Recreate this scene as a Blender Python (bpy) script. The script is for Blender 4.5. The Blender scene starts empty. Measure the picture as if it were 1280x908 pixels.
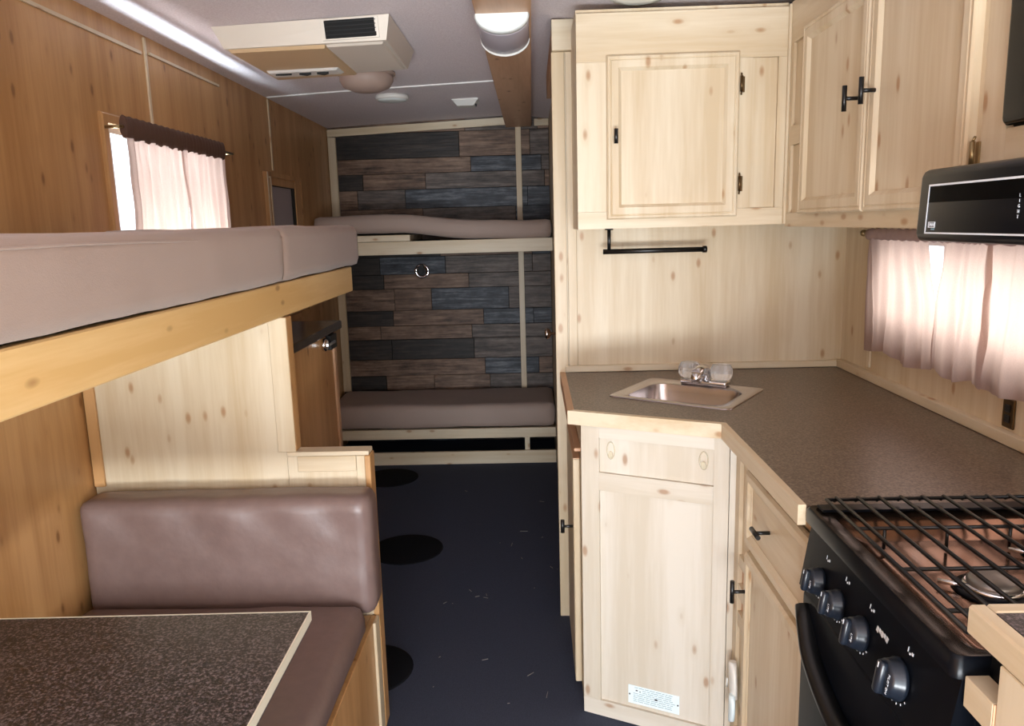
import bpy, bmesh, math, random
from mathutils import Vector, Matrix, noise
random.seed(7)
scene = bpy.context.scene
COL = scene.collection
R = math.radians

# ------------------------------------------------------------------ camera
CAM_F, CAM_YAW, CAM_PITCH, CAM_ROLL, CAM_H = 968.09, -0.0297, 0.1771, -0.0276, 1.4408
def make_camera():
    cy, sy = math.cos(CAM_YAW), math.sin(CAM_YAW)
    cp, sp = math.cos(CAM_PITCH), math.sin(CAM_PITCH)
    fw = Vector((sy * cp, cy * cp, -sp)); rt = Vector((cy, -sy, 0)); up = rt.cross(fw)
    cr, sr = math.cos(CAM_ROLL), math.sin(CAM_ROLL)
    r2 = cr * rt + sr * up; u2 = -sr * rt + cr * up
    cd = bpy.data.cameras.new('camera'); cd.sensor_fit = 'HORIZONTAL'; cd.sensor_width = 36
    cd.lens = CAM_F / 1280 * 36; cd.clip_start = 0.02; cd.clip_end = 100
    o = bpy.data.objects.new('camera', cd); COL.objects.link(o)
    m = Matrix((r2, u2, -fw)).transposed().to_4x4(); m.translation = (0, 0, CAM_H)
    o.matrix_world = m
    scene.camera = o
make_camera()

# ------------------------------------------------------------------ world, daylight, exposure
scene.view_settings.view_transform = 'Standard'
scene.view_settings.look = 'None'
scene.view_settings.gamma = 1
scene.view_settings.use_curve_mapping = False
scene.view_settings.exposure = 0.0
W = bpy.data.worlds.new('sky'); scene.world = W; W.use_nodes = True
bg = W.node_tree.nodes['Background']; bg.inputs[0].default_value = (0.80, 0.89, 1.0, 1); bg.inputs[1].default_value = 3.0

def area(name, loc, rot, sx, sy, power, color):
    l = bpy.data.lights.new(name, 'AREA'); l.shape = 'RECTANGLE'; l.size = sx; l.size_y = sy
    l.energy = power; l.color = color
    o = bpy.data.objects.new(name, l); COL.objects.link(o); o.location = loc; o.rotation_euler = rot
    return o
# daylight through the open doorway behind the camera and outside the two curtained windows, plus one added ceiling fill
area('doorway_daylight', (0.0, -1.78, 1.02), (R(90), 0, 0), 1.75, 1.75, 40, (0.88, 0.95, 1.0))
area('doorway_ceiling_fill', (0.0, -1.76, 0.30), (R(138), 0, 0), 1.75, 0.5, 150, (0.92, 0.965, 1.0))  # added fill lamp low in the doorway, tilted up to brighten the ceiling
area('left_window_daylight', (-1.46, 2.75, 1.30), (0, R(-92), 0), 0.16, 1.0, 12, (1.0, 0.94, 0.93))
area('left_window_snow_bounce', (-1.40, 2.70, 0.85), (0, R(-170), 0), 0.14, 2.2, 170, (0.74, 0.88, 1.0))
area('right_window_daylight', (1.60, 1.80, 1.45), (0, R(72), 0), 0.8, 1.3, 36, (1.0, 0.98, 0.96))

# ------------------------------------------------------------------ materials
def srgb(r, g, b):
    f = lambda c: (c / 255 / 12.92) if c / 255 <= 0.04045 else ((c / 255 + 0.055) / 1.055) ** 2.4
    return (f(r), f(g), f(b), 1)
MATS = {}
class NT:
    def __init__(s, name):
        m = bpy.data.materials.new(name); m.use_nodes = True; s.m = m; s.t = m.node_tree
        s.b = s.t.nodes['Principled BSDF']; MATS[name] = m
    def n(s, typ, **kw):
        o = s.t.nodes.new(typ)
        for k, v in kw.items(): setattr(o, k, v)
        return o
    def l(s, a, b): s.t.links.new(a, b)
    def math(s, op, a, b=None, clamp=False):
        o = s.n('ShaderNodeMath', operation=op, use_clamp=clamp)
        for i, v in enumerate((a, b)):
            if v is None: continue
            if isinstance(v, (int, float)): o.inputs[i].default_value = v
            else: s.l(v, o.inputs[i])
        return o.outputs[0]
    def mix(s, fac, a, b, mode='MIX'):
        o = s.n('ShaderNodeMix', data_type='RGBA', blend_type=mode)
        for sock, v in ((o.inputs[0], fac), (o.inputs[6], a), (o.inputs[7], b)):
            if isinstance(v, (int, float, tuple)): sock.default_value = v
            else: s.l(v, sock)
        return o.outputs[2]
    def coords(s, scale, rnd=7.0):
        tc = s.n('ShaderNodeTexCoord'); oi = s.n('ShaderNodeObjectInfo')
        ml = s.math('MULTIPLY', oi.outputs['Random'], rnd)
        va = s.n('ShaderNodeVectorMath', operation='ADD'); s.l(tc.outputs['Object'], va.inputs[0]); s.l(ml, va.inputs[1])
        mp = s.n('ShaderNodeMapping'); s.l(va.outputs[0], mp.inputs[0]); mp.inputs['Scale'].default_value = scale
        return mp.outputs[0]
    def noise(s, vec, scale, detail=3, rough=.5):
        o = s.n('ShaderNodeTexNoise'); s.l(vec, o.inputs['Vector']); o.inputs['Scale'].default_value = scale
        o.inputs['Detail'].default_value = detail; o.inputs['Roughness'].default_value = rough
        return o.outputs[0]
    def ramp(s, fac, stops):
        o = s.n('ShaderNodeValToRGB'); s.l(fac, o.inputs[0]); e = o.color_ramp.elements
        while len(e) < len(stops): e.new(.5)
        for i, (p, c) in enumerate(stops): e[i].position = p; e[i].color = c if len(c) == 4 else (*c, 1)
        return o.outputs[0]
    def bump(s, h, strength, dist=.002):
        o = s.n('ShaderNodeBump'); s.l(h, o.inputs['Height']); o.inputs['Strength'].default_value = strength
        o.inputs['Distance'].default_value = dist; s.l(o.outputs[0], s.b.inputs['Normal'])
    def set(s, color=None, rough=.5, metal=0, spec=.5, **kw):
        if color is not None:
            if isinstance(color, tuple): s.b.inputs['Base Color'].default_value = color
            else: s.l(color, s.b.inputs['Base Color'])
        s.b.inputs['Roughness'].default_value = rough; s.b.inputs['Metallic'].default_value = metal
        s.b.inputs['Specular IOR Level'].default_value = spec
        for k, v in kw.items(): s.b.inputs[k].default_value = v
        return s.m
BW = ((0, 0, 0, 1), (1, 1, 1, 1))
def pine(name, light, mid, knot, axis, rough=.42, knots=.15, contrast=1.0):
    k = NT(name)
    i = 'xyz'.index(axis)
    sc = [1, 1, 1]; sc[i] = .06
    v = k.coords(tuple(sc))
    fine = k.noise(v, 90, 2, .6); broad = k.noise(v, 11, 2, .55)
    g = k.math('ADD', k.math('MULTIPLY', fine, .25), k.math('MULTIPLY', broad, .75))
    col = k.ramp(g, [(.38 - .06 * (contrast - 1), mid), (.60, light)])
    sk = [1, 1, 1]; sk[i] = .45
    vk = k.coords(tuple(sk), 3.0)
    vo = k.n('ShaderNodeTexVoronoi', feature='F1'); k.l(vk, vo.inputs['Vector']); vo.inputs['Scale'].default_value = 17.0
    wob = k.math('MULTIPLY', k.noise(vk, 40, 1), .05)
    d = k.math('ADD', vo.outputs['Distance'], wob)
    spot = k.ramp(d, [(.10, (1, 1, 1, 1)), (.19, (0, 0, 0, 1))])
    halo = k.ramp(d, [(.08, (1, 1, 1, 1)), (.34, (0, 0, 0, 1))])
    sep = k.n('ShaderNodeSeparateColor'); k.l(vo.outputs['Color'], sep.inputs[0])
    gate = k.math('GREATER_THAN', sep.outputs[0], knots)
    col = k.mix(k.math('MULTIPLY', k.math('MULTIPLY', halo, gate), .6), col, mid)
    col = k.mix(k.math('MULTIPLY', k.math('MULTIPLY', spot, gate), .66), col, knot)
    k.bump(fine, .08)
    k.set(col, rough)
for ax in 'xyz':
    pine('pine_' + ax, srgb(217, 202, 176), srgb(201, 180, 147), srgb(158, 106, 58), ax)
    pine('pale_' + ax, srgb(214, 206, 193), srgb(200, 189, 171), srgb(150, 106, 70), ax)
    pine('honey_' + ax, srgb(200, 155, 104), srgb(176, 130, 80), srgb(112, 70, 34), ax, .38)
    pine('rail_' + ax, srgb(236, 202, 146), srgb(222, 182, 120), srgb(140, 92, 50), ax, .4)
    pine('tan_' + ax, srgb(206, 166, 132), srgb(186, 144, 110), srgb(110, 72, 46), ax, .5)

def plain(name, rgb, rough=.5, metal=0, spec=.5, **kw): return NT(name).set(srgb(*rgb), rough, metal, spec, **kw)
plain('white_plastic', (226, 224, 218), .35)
plain('white_frame', (232, 230, 226), .4)
plain('lens', (236, 242, 240), .18)
plain('lens_grey', (188, 182, 192), .22)
plain('cream_plastic', (222, 212, 198), .42)
plain('cream_under', (212, 182, 142), .42)
plain('tan_plastic', (172, 150, 138), .5)
plain('black', (12, 12, 13), .35)
plain('black_matte', (14, 14, 15), .6)
plain('black_gloss', (5, 6, 8), .2, 0, .12)
plain('stove_black', (10, 13, 19), .28, 0, .2)
plain('oven_black', (10, 14, 21), .45, 0, .15)
plain('knob_black', (26, 32, 42), .28)
plain('hole', (3, 3, 3), .8)
plain('chrome', (225, 225, 228), .08, 1)
plain('nickel', (190, 180, 170), .22, 1)
plain('bronze', (96, 76, 50), .35, .9)
plain('brass', (150, 128, 92), .3, .9)
plain('print_white', (225, 232, 240), .5)
plain('print_grey', (120, 150, 160), .6)
plain('paper', (226, 240, 244), .5)
plain('grey_panel', (168, 160, 166), .5)
plain('straw', (150, 146, 140), .8)
plain('burner', (150, 146, 142), .4, .8)
plain('edge_band', (226, 222, 205), .45)
k = NT('acrylic'); k.set((1, 1, 1, 1), .05, 0, .5, **{'Transmission Weight': .75, 'IOR': 1.45})
k = NT('clear_plastic'); k.set(srgb(236, 226, 200), .1, 0, .5, **{'Alpha': .45})
k = NT('pane'); k.set((1, 1, 1, 1), .03, 0, .5, **{'Alpha': .1})
k = NT('steel'); v = k.coords((1, .05, 1)); k.bump(k.noise(v, 300, 2), .05); k.set(srgb(196, 190, 190), .26, 1)
k = NT('cooktop'); k.set(srgb(142, 108, 88), .16, .9)
k = NT('stove_rim'); k.set(srgb(40, 32, 26), .22, .5)
def laminate(name, a, b, c, scale, rough):
    k = NT(name); v = k.coords((1, 1, 1), 0)
    n1 = k.noise(v, scale, 2, .7); n2 = k.noise(v, scale * 2.3, 1)
    col = k.ramp(n1, [(.36, a), (.5, b), (.66, c)])
    col = k.mix(k.math('MULTIPLY', k.ramp(n2, [(.6, BW[0]), (.68, BW[1])]), .5), col, c)
    k.bump(n2, .05); k.set(col, rough)
laminate('counter', srgb(70, 56, 46), srgb(98, 82, 70), srgb(128, 112, 98), 190, .33)
laminate('table_laminate', srgb(24, 20, 22), srgb(50, 43, 46), srgb(118, 108, 112), 190, .3)
laminate('dark_laminate', srgb(20, 18, 17), srgb(48, 40, 36), srgb(92, 76, 64), 26, .2)
k = NT('fabric'); v = k.coords((1, 1, 1)); n = k.noise(v, 420, 2, .7); n2 = k.noise(v, 5, 2)
k.bump(n, .25); k.set(k.mix(k.math('MULTIPLY', n2, .35), srgb(168, 148, 137), srgb(150, 130, 121)), .62, 0, .35, **{'Sheen Weight': .15})
k = NT('vinyl'); v = k.coords((1, 1, 1)); n = k.noise(v, 34, 3); k.bump(n, .12, .006)
k.set(k.mix(n, srgb(124, 103, 98), srgb(110, 90, 86)), .38, 0, .5)
k = NT('ceiling_felt'); v = k.coords((1, 1, 1)); n = k.noise(v, 160, 3, .7)
k.bump(n, .5, .004); k.set(k.ramp(n, [(.3, srgb(222, 210, 212)), (.7, srgb(243, 234, 236))]), .75, 0, .3)
k = NT('cove_vinyl'); v = k.coords((1, 1, 1)); n = k.noise(v, 160, 3, .7)
k.bump(n, .12, .002); k.set(k.ramp(n, [(.3, srgb(196, 196, 202)), (.7, srgb(222, 222, 226))]), .28, 0, .7)
k = NT('carpet'); v = k.coords((1, 1, 1)); n = k.noise(v, 300, 3, .8); n2 = k.noise(v, 9, 3)
k.bump(n, .6, .003); k.set(k.mix(k.math('MULTIPLY', n, .9), srgb(36, 41, 54), srgb(80, 87, 108)), .9, 0, .3)
k = NT('hole_cover'); v = k.coords((1, 1, 1)); k.bump(k.noise(v, 300, 3), .5, .003); k.set(srgb(22, 23, 27), .95, 0, .1)
def barnwood(name, a, b, c):
    k = NT(name); v = k.coords((.07, 1, 1), 11.0)
    n = k.noise(v, 60, 4, .65); v2 = k.coords((.5, 1, 1), 11.0); n2 = k.noise(v2, 14, 4, .7)
    col = k.ramp(k.math('ADD', k.math('MULTIPLY', n, .6), k.math('MULTIPLY', n2, .4)), [(.36, a), (.5, b), (.66, c)])
    k.bump(n, .8, .003); k.set(col, .5, 0, .35)
barnwood('plank_brown', srgb(58, 42, 32), srgb(112, 88, 72), srgb(150, 124, 104))
barnwood('plank_dark', srgb(18, 15, 13), srgb(42, 35, 31), srgb(68, 58, 52))
barnwood('plank_grey', srgb(48, 41, 37), srgb(92, 81, 75), srgb(130, 118, 110))
barnwood('plank_blue', srgb(28, 30, 36), srgb(60, 64, 72), srgb(120, 124, 130))
def curtain_mat(name, diff, trans):
    k = NT(name)
    v = k.coords((1, 1, 1)); w = k.noise(v, 380, 2, .7)
    t = k.t; out = t.nodes['Material Output']; t.nodes.remove(k.b)
    d = k.n('ShaderNodeBsdfDiffuse'); tr = k.n('ShaderNodeBsdfTranslucent'); ms = k.n('ShaderNodeMixShader')
    k.l(k.mix(k.math('MULTIPLY', w, .5), diff, tuple(x * .7 for x in diff[:3]) + (1,)), d.inputs[0])
    k.l(k.mix(k.math('MULTIPLY', w, .6), trans, tuple(x * .6 for x in trans[:3]) + (1,)), tr.inputs[0])
    ms.inputs[0].default_value = .5
    k.l(d.outputs[0], ms.inputs[1]); k.l(tr.outputs[0], ms.inputs[2]); k.l(ms.outputs[0], out.inputs[0])
curtain_mat('curtain', srgb(172, 152, 150), srgb(214, 188, 174))
plain('curtain_header', (92, 66, 54), .8)
plain('curtain_header_light', (158, 136, 134), .8)

# ------------------------------------------------------------------ mesh helpers
class MB:
    def __init__(s): s.bm = bmesh.new()
    def box(s, x0, x1, y0, y1, z0, z1, bev=0.0, seg=1, M=None):
        r = bmesh.ops.create_cube(s.bm, size=1)
        vs = r['verts']
        for v in vs:
            v.co = Vector(((x0 + x1) / 2 + v.co.x * (x1 - x0), (y0 + y1) / 2 + v.co.y * (y1 - y0), (z0 + z1) / 2 + v.co.z * (z1 - z0)))
        if bev > 0:
            es = list({e for v in vs for e in v.link_edges})
            rr = bmesh.ops.bevel(s.bm, geom=es, offset=bev, segments=seg, affect='EDGES', profile=.5)
            vs = list({v for f in rr['faces'] for v in f.verts} | {v for v in vs if v.is_valid})
            if seg > 1:
                for f in {f for v in vs for f in v.link_faces}: f.smooth = True
        if M is not None:
            for v in vs: v.co = M @ v.co
        return s
    def raw(s, verts, faces, smooth=False):
        vs = [s.bm.verts.new(v) for v in verts]
        for f in faces:
            try:
                ff = s.bm.faces.new([vs[i] for i in f]); ff.smooth = smooth
            except ValueError: pass
        return s
    def hexa(s, p):  # 8 points: bottom loop 0-3, top loop 4-7
        return s.raw(p, [(0, 3, 2, 1), (4, 5, 6, 7), (0, 1, 5, 4), (1, 2, 6, 5), (2, 3, 7, 6), (3, 0, 4, 7)])
    def loft(s, rings, closed=True, cap0=True, cap1=True, smooth=True):
        n = len(rings[0]); vs = [[s.bm.verts.new(p) for p in r] for r in rings]
        for a, b in zip(vs, vs[1:]):
            for i in range(n if closed else n - 1):
                j = (i + 1) % n
                f = s.bm.faces.new((a[i], a[j], b[j], b[i])); f.smooth = smooth
        if cap0: s.bm.faces.new(list(reversed(vs[0])))
        if cap1: s.bm.faces.new(vs[-1])
        return s
    def tube(s, pts, r, n=10, cap=True):
        pts = [Vector(p) for p in pts]; rings = []
        prev = None
        for i, p in enumerate(pts):
            t = (pts[min(i + 1, len(pts) - 1)] - pts[max(i - 1, 0)]).normalized()
            a = prev if prev is not None else (Vector((0, 0, 1)) if abs(t.z) < .9 else Vector((1, 0, 0)))
            u = (a - t * a.dot(t)).normalized(); prev = u; w = t.cross(u)
            rad = r[i] if isinstance(r, (list, tuple)) else r
            rings.append([p + (u * math.cos(2 * math.pi * k / n) + w * math.sin(2 * math.pi * k / n)) * rad for k in range(n)])
        return s.loft(rings, True, cap, cap)
    def lathe(s, prof, c, axis='z', n=24, cap0=True, cap1=True, M=None):
        rings = []
        for r, h in prof:
            ring = []
            for k in range(n):
                a = 2 * math.pi * k / n
                p = {'z': (r * math.cos(a), r * math.sin(a), h), 'x': (h, r * math.cos(a), r * math.sin(a)), 'y': (r * math.sin(a), h, r * math.cos(a))}[axis]
                p = Vector(p)
                if M is not None: p = M @ p
                ring.append(p + Vector(c))
            rings.append(ring)
        return s.loft(rings, True, cap0, cap1)
    def prism(s, poly, z0, z1):
        n = len(poly)
        v = [(x, y, z0) for x, y in poly] + [(x, y, z1) for x, y in poly]
        f = [tuple(reversed(range(n))), tuple(range(n, 2 * n))] + [(i, (i + 1) % n, n + (i + 1) % n, n + i) for i in range(n)]
        return s.raw(v, f)
    def rings(s, u0, u1, v0, v1, prof, mp):  # mitred rectangular moulding
        rs = []
        for ins, w in prof:
            rs.append([Vector(mp(u0 + ins, v0 + ins, w)), Vector(mp(u1 - ins, v0 + ins, w)), Vector(mp(u1 - ins, v1 - ins, w)), Vector(mp(u0 + ins, v1 - ins, w))])
        return s.loft(rs, True, False, False, False)
    def cushion(s, x0, x1, y0, y1, z0, z1, r, step=.03, amp=.003, freq=5.0, warp=None, seed=0):
        d = (x1 - x0, y1 - y0, z1 - z0); n = [max(3, min(60, int(q / step))) for q in d]
        lo = (x0, y0, z0); cache = {}
        def vert(i, j, k_):
            key = (i, j, k_)
            if key in cache: return cache[key]
            p = Vector(lo[a] + d[a] * (key[a] / n[a]) for a in range(3))
            q = Vector(min(max(p[a], lo[a] + r), lo[a] + d[a] - r) for a in range(3))
            dv = p - q; nn = dv.normalized() if dv.length > 1e-6 else Vector((0, 0, 1))
            p = q + nn * r if dv.length > 1e-6 else p
            p += nn * amp * noise.noise(p * freq + Vector((seed, seed * .7, 3)))
            p += nn * amp * .5 * noise.noise(p * freq * 3 + Vector((seed, seed * .7, 9)))
            if warp: p = warp(p)
            cache[key] = s.bm.verts.new(p); return cache[key]
        for a, b, c in ((0, 1, 2), (1, 2, 0), (2, 0, 1)):
            for side in (0, n[c]):
                for i in range(n[a]):
                    for j in range(n[b]):
                        idx = []
                        for ii, jj in ((i, j), (i + 1, j), (i + 1, j + 1), (i, j + 1)):
                            t = [0, 0, 0]; t[a] = ii; t[b] = jj; t[c] = side; idx.append(vert(*t))
                        if side == 0: idx.reverse()
                        f = s.bm.faces.new(idx); f.smooth = True
        return s
    def build(s, name, mat, parent=None, base=None, local=False):
        me = bpy.data.meshes.new(name)
        inv = None
        if parent is not None: inv = WM[parent].inverted()
        elif base is not None: inv = Matrix.Translation(base).inverted()
        if inv is not None and not local: s.bm.transform(inv)
        bmesh.ops.recalc_face_normals(s.bm, faces=s.bm.faces[:])
        s.bm.to_mesh(me); s.bm.free()
        me.materials.append(MATS[mat])
        o = bpy.data.objects.new(name, me); COL.objects.link(o)
        if parent is not None: o.parent = parent; WM[o] = WM[parent]
        else:
            o.location = base or (0, 0, 0); WM[o] = Matrix.Translation(base or (0, 0, 0))
        return o
WM = {}
def box(name, mat, parent, *b, bev=.0015, seg=1, base=None): return MB().box(*b, bev=bev, seg=seg).build(name, mat, parent, base)
def tag(o, label, cat, group=None):
    o['label'] = label; o['category'] = cat
    if group: o['group'] = group
    return o
def thing(name, label, cat, loc, rotz=0, group=None):
    o = bpy.data.objects.new(name, None); COL.objects.link(o); o.empty_display_size = .05
    o.location = loc; o.rotation_euler = (0, 0, rotz)
    WM[o] = Matrix.Translation(loc) @ Matrix.Rotation(rotz, 4, 'Z')
    return tag(o, label, cat, group)
def struct(o): o['kind'] = 'structure'; return o
def struct_empty(name, loc):
    o = bpy.data.objects.new(name, None); COL.objects.link(o); o.location = loc; o.empty_display_size = .05
    WM[o] = Matrix.Translation(loc); return struct(o)
def text_mesh(name, body, size, mat, parent, M, extrude=.0002, align='CENTER'):
    cu = bpy.data.curves.new(name, 'FONT'); cu.body = body; cu.size = size; cu.extrude = extrude
    cu.align_x = align; cu.align_y = 'CENTER'; cu.resolution_u = 2
    t = bpy.data.objects.new(name, cu); COL.objects.link(t)
    me = bpy.data.meshes.new_from_object(t.evaluated_get(bpy.context.evaluated_depsgraph_get()))
    bpy.data.objects.remove(t); bpy.data.curves.remove(cu)
    me.transform(WM[parent].inverted() @ M); me.materials.clear(); me.materials.append(MATS[mat])
    o = bpy.data.objects.new(name, me); COL.objects.link(o); o.parent = parent; WM[o] = WM[parent]
    return o

# ------------------------------------------------------------------ the setting
XR, YB, YW = 1.0665, 2.687, 5.10
def xl(y): return -1.205 - 0.0166 * y          # inner face of the left wall
Y0 = -1.80
struct(box('floor', 'carpet', None, -1.36, 1.12, Y0 - .05, YW + .06, -.05, 0, bev=0))
CEIL = [(-1.36, 2.070), (-1.25, 2.078), (-1.0, 2.09), (-.6, 2.105), (-.15, 2.12), (.0, 2.11), (.15, 2.092), (.5, 2.082), (.8, 2.072), (1.12, 2.055)]
def zc(x):
    for (a, za), (b, zb) in zip(CEIL, CEIL[1:]):
        if a <= x <= b: return za + (zb - za) * (x - a) / (b - a)
    return 2.07
m = MB(); pr = CEIL + [(x, z + .04) for x, z in reversed(CEIL)]
m.loft([[(x, Y0 - .05, z) for x, z in pr], [(x, YW + .06, z) for x, z in pr]], smooth=False)
struct(m.build('ceiling', 'ceiling_felt'))
def wall_with_hole(name, mat, xf, th, ya, yb, z0, z1, hole):
    # xf(y): inner face x ; th signed thickness outward
    m = MB()
    def seg(a, b, c, d):
        m.hexa([(xf(a), a, c), (xf(a) + th, a, c), (xf(b) + th, b, c), (xf(b), b, c), (xf(a), a, d), (xf(a) + th, a, d), (xf(b) + th, b, d), (xf(b), b, d)])
    h = hole
    seg(ya, h[0], z0, z1); seg(h[1], yb, z0, z1); seg(h[0], h[1], z0, h[2]); seg(h[0], h[1], h[3], z1)
    return struct(m.build(name, mat))
WL = (2.34, 3.12, 1.30, 1.765); WR = (1.15, 2.31, 1.13, 1.375)
wall_left = wall_with_hole('wall_left', 'honey_z', xl, -.05, Y0, YW, 0, 2.10, WL)
wall_right = wall_with_hole('wall_right', 'pine_z', lambda y: XR, .05, Y0, YW, 0, 2.10, WR)
# rear wall with the open doorway behind the camera
m = MB(); m.box(-1.30, -.9, Y0 - .05, Y0, 0, 2.12); m.box(.9, 1.12, Y0 - .05, Y0, 0, 2.12); m.box(-.9, .9, Y0 - .05, Y0, 1.95, 2.12)
struct(m.build('wall_rear', 'pine_z'))
# bulkhead behind the sink and bathroom partition
struct(box('wall_bulkhead', 'pine_z', None, .118, XR, YB, YB + .03, 0, 2.10, bev=0))
struct(box('wall_bathroom', 'pine_z', None, .122, .15, YB + .03, YW, 0, 2.10, bev=0))
# far wall of reclaimed planks
wb = struct(box('wall_back', 'hole', None, -1.33, .15, YW, YW + .05, 0, 2.14, bev=0))
ROWS = [2.125, 2.034, 1.876, 1.781, 1.680, 1.559, 1.46, 1.36, 1.250, 1.136, 1.041, .898, .796, .705, .569, .46, .36, .25, .14, .003]
SPL = [
 ([-.41, .05], 'brown grey brown'), ([-.45, .0], 'dark brown grey'), ([-.38, .07], 'brown blue grey'), ([-1.08, -.675, .09], 'dark brown grey brown'),
 ([-1.12, -.81, -.02], 'brown grey blue blue'), ([-.7, -.1], 'brown grey blue'), ([-.9, -.2], 'dark brown grey'), ([-.6, 0.0], 'dark brown blue'),
 ([-1.0, -.57, .0], 'dark blue grey grey'), ([-.98, -.42], 'dark brown grey'), ([-.915, -.67, -.16], 'brown brown blue grey'), ([-.93, -.33, -.0], 'dark brown blue blue'),
 ([-1.02, -.41], 'brown brown grey'), ([-.95, -.40], 'dark dark grey'), ([-.33, .03], 'brown blue brown'), ([-1.0, -.675, -.3], 'dark brown brown grey'),
 ([-.8, -.1], 'dark brown blue'), ([-.9, -.3], 'brown dark grey'), ([-1.1, -.5], 'dark blue grey')]
for i, (sp, cols) in enumerate(SPL):
    xs = [-1.288] + sp + [.121]; cols = cols.split()
    for j in range(len(xs) - 1):
        pr_ = random.uniform(.006, .013)
        box('plank', 'plank_' + cols[j], wb, xs[j] + .0012, xs[j + 1] - .0012, YW - pr_, YW + .002, ROWS[i + 1] + .0012, ROWS[i] - .0012, bev=.0015)
# battens: far wall
struct(box('trim_2', 'pine_z', None, -1.286, -1.236, YW - .035, YW - .013, .36, 2.015))
m = MB(); p = []
for x, z in ((-1.286, 2.062), (-.15, 2.106)):
    p.append((x, z))
(xa, za), (xb_, zb_) = p
m.hexa([(xa, YW - .035, za - .045), (xb_, YW - .035, zb_ - .045), (xb_, YW - .013, zb_ - .045), (xa, YW - .013, za - .045), (xa, YW - .035, za), (xb_, YW - .035, zb_), (xb_, YW - .013, zb_), (xa, YW - .013, za)])
struct(m.build('trim_3', 'pine_x'))
struct(box('trim_4', 'pine_z', None, -.09, -.055, YW - .035, YW - .013, .02, 2.045))
struct(box('trim_5', 'pine_x', None, .03, .12, YW - .03, YW - .013, 2.05, 2.092))
# seam strip across the ceiling
m = MB(); pts = [x for x, z in CEIL if -1.3 < x < -.1] ; xs = [-1.26] + pts[1:] + [-.14]
m.loft([[(x, 3.862, zc(x) - .006), (x, 3.876, zc(x) - .006), (x, 3.876, zc(x) + .004), (x, 3.862, zc(x) + .004)] for x in xs], smooth=False)
struct(m.build('trim_6', 'white_frame'))
# pale battens on the left wall
def lw_strip(name, ya, yb, z0, z1, mat='pine_z', t=.006):
    m = MB(); m.hexa([(xl(ya), ya, z0), (xl(ya) + t, ya, z0), (xl(yb) + t, yb, z0), (xl(yb), yb, z0), (xl(ya), ya, z1), (xl(ya) + t, ya, z1), (xl(yb) + t, yb, z1), (xl(yb), yb, z1)])
    return m
k_ = 7
for a in ((2.626, 2.638, 1.797, 2.070, 'pine_z'), (3.888, 3.900, 1.735, 2.070, 'pine_z'), (.2, 2.60, 2.012, 2.022, 'pine_y'), (2.66, 3.26, 2.022, 2.031, 'pine_y')):
    struct(lw_strip('', *a[:4], a[4]).build('trim_%d' % k_, a[4])); k_ += 1
# right wall: corner batten
struct(box('trim_%d' % k_, 'pine_z', None, XR - .008, XR, 2.445, 2.465, .962, 1.42)); k_ += 1
# strips where the counter meets the walls
struct(box('trim_%d' % k_, 'pine_x', None, .108, XR, YB - .016, YB, .9245, .947)); k_ += 1
struct(box('trim_%d' % k_, 'pine_y', None, XR - .02, XR, 1.36, YB - .016, .9245, .952)); k_ += 1

# windows
def lwmap(off):
    return lambda u, v, w: (xl(u) + off + w, u, v)
w1 = struct_empty('window_1', (xl(2.73), 2.73, WL[2]))
MB().rings(WL[0] - .045, WL[1] + .045, WL[2] - .045, WL[3] + .03, [(0, 0), (0, .008), (.005, .012), (.028, .012), (.03, .010), (.032, -.02)], lwmap(0)).build('window_casing', 'honey_z', w1)
MB().rings(WL[0] - .006, WL[1] + .006, WL[2] - .006, WL[3] + .006, [(0, -.045), (0, -.006), (.03, -.006), (.034, -.02), (.034, -.045)], lwmap(0)).build('window_frame', 'white_frame', w1)
m = MB(); m.hexa([(xl(y) - o_, y, z) for z in (WL[2], WL[3]) for y, o_ in ((WL[0], .034), (WL[0], .038), (WL[1], .038), (WL[1], .034))]); m.build('pane', 'pane', w1)
w2 = struct_empty('window_2', (xl(4.0), 4.0, 1.0))
MB().rings(3.74, 4.345, .98, 1.722, [(0, 0), (0, .018), (.022, .018), (.022, .012), (.03, .012), (.03, .018), (.062, .018), (.064, .002)], lwmap(0)).build('window_frame', 'honey_z', w2)
m = lw_strip('', 3.742, 3.756, .98, 1.72, t=.021); m.build('bead', 'pine_z', w2)
m = lw_strip('', 3.785, 3.798, .98, 1.70, t=.021); m.build('bead', 'pine_z', w2)
m = lw_strip('', 4.155, 4.20, 1.03, 1.665, t=.014); m.build('jamb', 'black_matte', w2)
m = lw_strip('', 4.20, 4.282, 1.03, 1.70, t=.02); m.build('jamb', 'honey_z', w2)
m = lw_strip('', 3.80, 4.155, 1.655, 1.668, t=.013); m.build('gasket', 'black_matte', w2)
m = lw_strip('', 3.80, 4.155, 1.03, 1.655, t=.008); m.build('pane', 'grey_panel', w2)
w3 = struct_empty('window_3', (XR, 1.7, WR[2]))
MB().rings(WR[0] - .03, WR[1] + .03, WR[2] - .03, WR[3] + .03, [(0, 0), (0, .01), (.03, .01), (.034, -.03)], lambda u, v, w: (XR - w, u, v)).build('window_casing', 'pine_y', w3)
MB().rings(WR[0] - .004, WR[1] + .004, WR[2] - .004, WR[3] + .004, [(0, -.045), (0, -.01), (.025, -.01), (.03, -.045)], lambda u, v, w: (XR - w, u, v)).build('window_frame', 'white_frame', w3)
box('pane', 'pane', w3, XR + .034, XR + .038, WR[0], WR[1], WR[2], WR[3], bev=0)

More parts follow.
